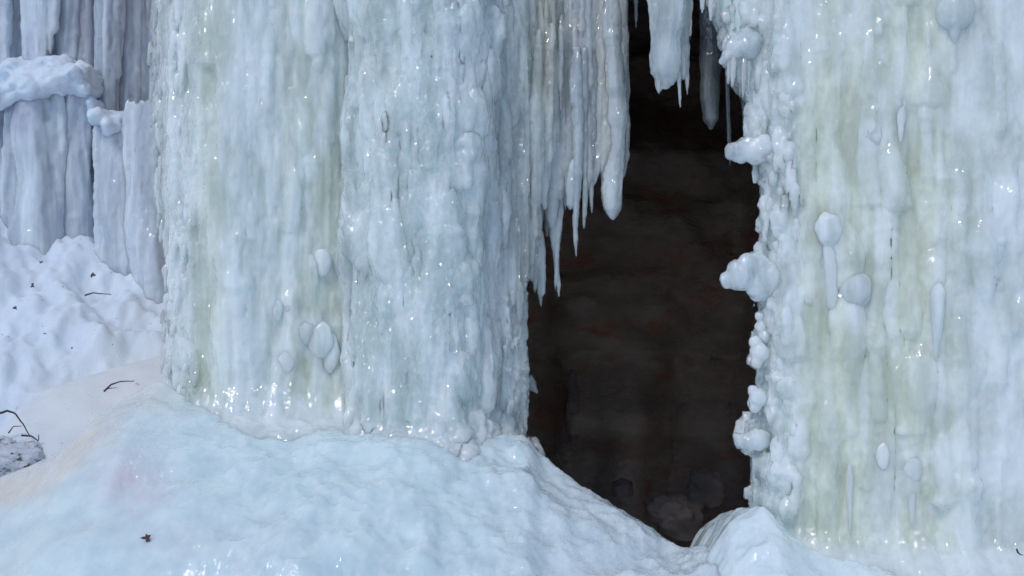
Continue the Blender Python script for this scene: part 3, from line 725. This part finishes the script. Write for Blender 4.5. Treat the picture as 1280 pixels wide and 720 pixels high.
def mz(x, y):
    q = np.stack([x, y, np.zeros_like(x)], 1)
    yc = c_y(x); zc = c_z(x); fl = np.interp(x, cxs, fall)
    t = yc - y
    steep = np.interp(x, [-2.4, -1.6, -1.1, -.3, .5], [.30, .34, .30, .30, .20])
    zf = zc - (steep * np.clip(t, 0, 9) + .30 * np.clip(t, 0, 9) ** 2) ; b = np.clip(-t, 0, 9)
    zb_ = zc - fl * (np.minimum(b, .35) * b * 3.2 + 0.4 * b)
    z = np.where(t > 0, zf, zb_)
    far = smooth(-.05, .12, np.abs(t)); 
    rough = smooth(-1.35, -.9, x)
    z = z + (.35 + .65 * far) * (.045 * fbm(q * 3.1, 3, 51) + rough * .030 * fbm(q * np.array([6, 4, 1]), 3, 53) + rough * .016 * billow(q * 9, 2, 54) * smooth(-.2, .4, fbm(q * 2.2, 2, 59)) + (.3 + .7 * rough) * .014 * fbm(q * 24, 4, 55)) 
    z = z + rough * .03 * fbm(q * 5.5, 2, 57) * far
    z = z + .003 * billow(q * 55, 2, 58) * (.25 + .75 * rough)
    return z
me = grid_mesh(np.arange(-3.1, 1.35, .0075), np.arange(2.3, 5.35, .009), mz)
co = coords(me); px_ = co[:, 0] / co[:, 1] * F + 640; py_ = zpy(co[:, 2], co[:, 1])
attr(me, 'stain', np.clip(.85 * bump1(px_, 165, 45) * bump1(py_, 600, 40) * (.5 + .8 * rel_noise(co, (9, 9, 20), 61)) + .35 * smooth(560, 760, px_) + .25 * bump1(px_, 240, 90) * bump1(py_, 680, 40) + .2 * bump1(px_, 60, 80) * bump1(py_, 560, 40), 0, 1))
attr(me, 'crystal', np.clip(.05 + .45 * smooth(180, 330, px_) * rel_noise(co, (5, 5, 5), 62) ** 2 + .7 * smooth(600, 720, px_) + .8 * bump1(px_, 195, 40) * bump1(py_, 550, 50), 0, 1))
attr(me, 'cream', np.clip((1 - smooth(90, 210, px_)) * (1 - smooth(15, 60, py_ - np.interp(px_, [a for a, _, _ in CREST], [b for _, b, _ in CREST]))) + .6 * bump1(px_, 190, 45) * bump1(py_, 490, 25), 0, .8))
finish(me, 'ice_mound', M_MOUND, 'low blue white mound of ice spreading from the pillars, sloping down to the cave lip', 'ice mound', base=(-.9, 4.0, 0))

# right mound
RC = [(820, 860, 4.35), (850, 790, 4.3), (868, 735, 4.25), (885, 690, 4.24), (905, 655, 4.24), (932, 632, 4.24), (960, 630, 4.22), (1000, 678, 4.18), (1060, 708, 4.14), (1150, 728, 4.1), (1280, 740, 4.06), (1450, 745, 4.06), (1800, 750, 4.2)]
rxs = np.array([(a - 640) / F * Y for a, b, Y in RC]); rys = np.array([Y for a, b, Y in RC]); rzs = np.array([pyz(b, Y) for a, b, Y in RC])
r_y = soft_table(rxs, rys, .06); r_z = soft_table(rxs, rzs, .025)
def rz_(x, y):
    q = np.stack([x, y, np.zeros_like(x)], 1)
    xe = x
    yc = r_y(xe); zc = r_z(xe); t = yc - y
    z = np.where(t > 0, zc - (.45 * t + .35 * t * t), zc - .25 * (-t))
    return z + .03 * fbm(q * 3.3, 3, 71) + .018 * billow(q * 9, 3, 73) + .006 * fbm(q * 30, 3, 75)
me = grid_mesh(np.arange(.46, 3.0, .0085), np.arange(2.2, 4.9, .010), rz_)
co = coords(me); attr(me, 'stain', np.zeros(len(co))); attr(me, 'crystal', np.full(len(co), .25))
finish(me, 'ice_mound', M_FOOT, 'bright smooth white ice mound at the foot of the right pillar', 'ice mound', base=(1.6, 3.9, 0))

# ------------------------------------------------------------------ cliff with the cave
def cliff_y(x, z):
    q = np.stack([x, np.zeros_like(x), z], 1)
    xr = x + .10 * fbm(q * 2, 3, 81)
    y = np.where(x < -1.55, 7.15, 5.62); y = 7.15 + (5.62 - 7.15) * smooth(-1.75, -1.40, x)
    y = y + (7.15 - 5.62) * 0
    hole = smooth(-.42, -.30, xr) * (1 - smooth(1.28, 1.42, xr)) * (1 - smooth(3.35, 3.6, z + .1 * fbm(q * 3, 2, 83)))
    back = 7.3 + np.interp(z, [0, .5, 1.5, 1.95, 2.38, 2.75, 3.5], [-.5, -.25, 0, .05, -.05, .8, 1.1])
    back = back - .35 * bump1(x, .66, .22) * (1 - smooth(.9, 1.6, z)) - .2 * bump1(x, .3, .1) * (1 - smooth(1.0, 1.3, z))
    strata = np.floor(z * 4.2 + .5 * fbm(q * 1.3, 3, 85)); 
    back = back + .13 * (_hash(strata.astype(np.int64) + 50, strata.astype(np.int64) * 0, strata.astype(np.int64) * 0, 3) - .5) + .34 * fbm(q * np.array([2.2, 1, 3.2]), 5, 87)
    y = y * (1 - hole) + back * hole
    over = smooth(3.5, 5.5, z) * .5
    return y + .10 * fbm(q * 2.5, 4, 89) * (1 - hole) - over * 0
cx = np.concatenate([np.linspace(-40, -3.4, 30), np.arange(-3.3, 3.0, .03), np.linspace(3.2, 40, 30)])
cz = np.concatenate([np.arange(-.6, 3.9, .03), np.linspace(4, 9, 30)])
X, Z = np.meshgrid(cx, cz); Yv = cliff_y(X.ravel(), Z.ravel())
i = np.arange(X.size).reshape(X.shape)
fcs = np.stack([i[:-1, :-1].ravel(), i[:-1, 1:].ravel(), i[1:, 1:].ravel(), i[1:, :-1].ravel()], 1)
# top plateau behind the wall, part of the same sheet
vv = np.stack([X.ravel(), Yv, Z.ravel()], 1).tolist(); nb = len(vv)
for j in range(len(cx)): vv.append((cx[j], 40.0, 10.0))
fl_ = fcs.tolist(); topi = i[-1]
for j in range(len(cx) - 1): fl_.append((int(topi[j]), int(topi[j + 1]), nb + j + 1, nb + j))
me = bpy.data.meshes.new('cliff'); me.from_pydata(vv, [], fl_); me.update()
finish(me, 'cliff', M_ROCK, kind='structure', base=(0, 5.6, 0))

# rock lintel closing the cave above the picture
g = Geo()
for k in range(9):
    g.ball((-.3 + k * .24, 5.25 + .1 * math.sin(k * 2), 3.35 + .1 * math.sin(k)), .45, (1, 1.1, .75), 9, .3, 800 + k)
me = voxel(g, .03, 1); finish(me, 'rock_ledge', M_ROCK, 'dark rock ledge roofing the mouth of the cave', 'rock ledge')

def boulder(label, px, py, Y, sx, sz, seed, mat, name='boulder', cat='boulder', sy=None):
    g = Geo(); x, y, z = P(px, py, Y); g.ball((0, 0, 0), 1, (1, 1, 1), 34, .35, seed)
    v = g.v[0]; v = v * np.array([sx / F * Y, sy or sx / F * Y, sz / F * Y]) + np.array([x, y, z])
    v = v + (v - np.array([x, y, z])) * (.6 * fbm(v * 6, 4, seed))[:, None]; g.v[0] = v
    return finish(g.raw(), name, mat, label, cat, 'stones and ice in the back of the cave')
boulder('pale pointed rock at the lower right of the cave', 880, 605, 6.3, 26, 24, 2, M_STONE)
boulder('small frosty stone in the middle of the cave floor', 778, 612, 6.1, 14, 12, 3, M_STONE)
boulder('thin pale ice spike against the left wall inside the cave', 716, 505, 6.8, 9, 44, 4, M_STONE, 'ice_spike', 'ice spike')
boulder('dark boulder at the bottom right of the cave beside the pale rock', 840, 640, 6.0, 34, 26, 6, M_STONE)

# ------------------------------------------------------------------ dirt patch, twigs, leaves
def ground_hit(px, py, fz):
    Ys = np.arange(3.2, 7.2, .004); x = (px - 640) / F * Ys; z = EYE - (py - 360) / F * Ys
    hit = np.nonzero(z <= fz(x, Ys))[0]
    return P(px, py, float(Ys[hit[0]]) if len(hit) else 5)
def surf(px, py):
    a = ground_hit(px, py, gz); b = ground_hit(px, py, mz)
    return a if a[1] < b[1] else b
g = Geo()
for k, (px, py, r) in enumerate([(5, 572, .085), (25, 572, .08), (38, 578, .06), (-12, 568, .09), (12, 582, .07)]):
    x, y, z = P(px, py, 4.95); g.ball((x, y + .03, z - .01), r, (1.1, 1, .8), 10, .4, 830 + k)
me = voxel(g, .008); co = coords(me); nn = normals(me); setco(me, co + nn * (.012 * fbm(co * 30, 4, 5))[:, None])
finish(me, 'rock', M_DIRT, 'snow dusted dark rock poking out at the left edge below the twig', 'rock')

def twig(label, paths, lift=.006, name='twig', group='twigs lying on the snow', r=.004):
    g = Geo()
    for pth, rr in paths:
        pts = []
        for i, (px, py, dz) in enumerate(pth):
            x, y, z = surf(px, py); pts.append((x, y - .01, z + lift + dz))
        pts = np.array(pts); tt = np.linspace(0, 1, len(pts)); t2 = np.linspace(0, 1, len(pts) * 4)
        q = np.stack([np.interp(t2, tt, pts[:, k]) for k in range(3)], 1)
        q += .002 * np.stack([fbm(q * 60, 2, 5 + k) for k in range(3)], 1)
        g.tube(q, np.interp(t2, [0, 1], [rr, rr * .4]), 6)
    return finish(g.raw(), name, M_TWIG, label, 'twig', group)
twig('thin curved dark twig on the snow just left of the milky pillar', [([(131, 491, 0), (140, 484, .004), (152, 481, .008), (169, 478, .0)], .004), ([(134, 488, 0), (148, 486, 0)], .002)])
twig('forked dark twig sticking out of the snow above the dark rock', [([(-6, 520, 0), (10, 518, .01), (20, 523, .015), (30, 535, .01), (38, 546, 0)], .005), ([(12, 543, 0), (17, 536, .004), (28, 536, .006)], .003)])
twig('short dark twig lying across the top of the rock', [([(28, 552, .02), (40, 553, .02), (49, 556, .01), (50, 548, .01)], .004)])
twig('faint buried twig high on the snow slope near the pillar', [([(107, 371, 0), (118, 368, 0), (140, 370, 0)], .0035)])
def bits(label, px, py, size, mat, seed, name, cat, group=None):
    g = Geo(); r_ = random.Random(seed); x, y, z = surf(px, py)
    for k in range(5):
        a = r_.uniform(0, 6.28); d = Vector((math.cos(a), -.2, math.sin(a) * .7)) * size
        p0 = Vector((x, y - .012, z + .004)); pts = np.array([list(p0 - d * .2), list(p0 + d * .5), list(p0 + d)])
        g.tube(pts, np.array([.0035, .005, .001]) * size / .02, 6)
    return finish(g.raw(), name, mat, label, cat, group)
bits('small dry brown seed head lying on the ice mound near the bottom', 185, 673, .02, M_LEAF, 1, 'seed_head', 'seed head')
bits('tiny red bud on the ice at the foot of the milky pillar', 356, 541, .009, M_RED, 2, 'bud', 'bud')
for i, (px, py, s, lab) in enumerate([(21, 386, .012, 'small dark speck of bark low on the left of the snow slope'), (58, 418, .007, 'tiny dark speck of bark right of the larger one on the snow'), (53, 329, .009, 'small bark speck high up on the snow slope'),
                         (42, 358, .014, 'blurred brown bark flake half sunk in the upper snow'), (91, 436, .006, 'tiny bark speck lowest on the smooth snow'), (116, 345, .016, 'dark bark flake in a hollow below the far ice')]):
    bits(lab, px, py, s, M_LEAF, 10 + i, 'bark_speck', 'bark speck', 'bark specks on the snow')
g = Geo(); Y = 4.10
pts = np.array([P(1271, 686, Y), P(1272, 690, Y), P(1275, 693, Y), P(1279, 694, Y)]); g.tube(pts, np.array([.003, .003, .002, .001]), 6)
finish(g.raw(), 'twig', M_TWIG, 'tiny hooked twig frozen on the green pillar at the lower right', 'twig', 'twigs lying on the snow')

# ------------------------------------------------------------------ camera, light
cam = bpy.data.cameras.new('camera'); cam.sensor_width = 36; cam.lens = 45; cam.clip_end = 500
co_ = bpy.data.objects.new('camera', cam); COL.objects.link(co_); co_.location = (0, 0, EYE); co_.rotation_euler = (math.radians(90), 0, 0)
sc.camera = co_
EL, AZ = math.radians(52), math.radians(-150)      # high sun behind the viewer's left shoulder
w = bpy.data.worlds.new('World'); sc.world = w; w.use_nodes = True
nt = w.node_tree; bg = nt.nodes['Background']; sky = nt.nodes.new('ShaderNodeTexSky'); sky.sky_type = 'NISHITA'; sky.sun_disc = False
sky.sun_elevation = EL; sky.sun_rotation = AZ; sky.dust_density = .4; sky.ozone_density = 1.6
nt.links.new(sky.outputs[0], bg.inputs[0]); bg.inputs[1].default_value = .105
ld = bpy.data.lights.new('sun', 'SUN'); ld.energy = .8; ld.angle = math.radians(10); ld.color = (1, .96, .9)
lo = bpy.data.objects.new('sun', ld); COL.objects.link(lo)
dv = Vector((math.sin(AZ) * math.cos(EL), math.cos(AZ) * math.cos(EL), math.sin(EL)))   # towards the sun
lo.rotation_euler = dv.to_track_quat('Z', 'Y').to_euler()
sc.view_settings.view_transform = 'Standard'; sc.view_settings.look = 'None'; sc.view_settings.exposure = .36; sc.view_settings.gamma = 1
sc.render.engine = 'CYCLES'
sc.cycles.use_denoising = True
sc.cycles.max_bounces = 12; sc.cycles.diffuse_bounces = 8; sc.cycles.transmission_bounces = 8; sc.cycles.caustics_refractive = True; sc.cycles.caustics_reflective = False; sc.cycles.sample_clamp_indirect = 3
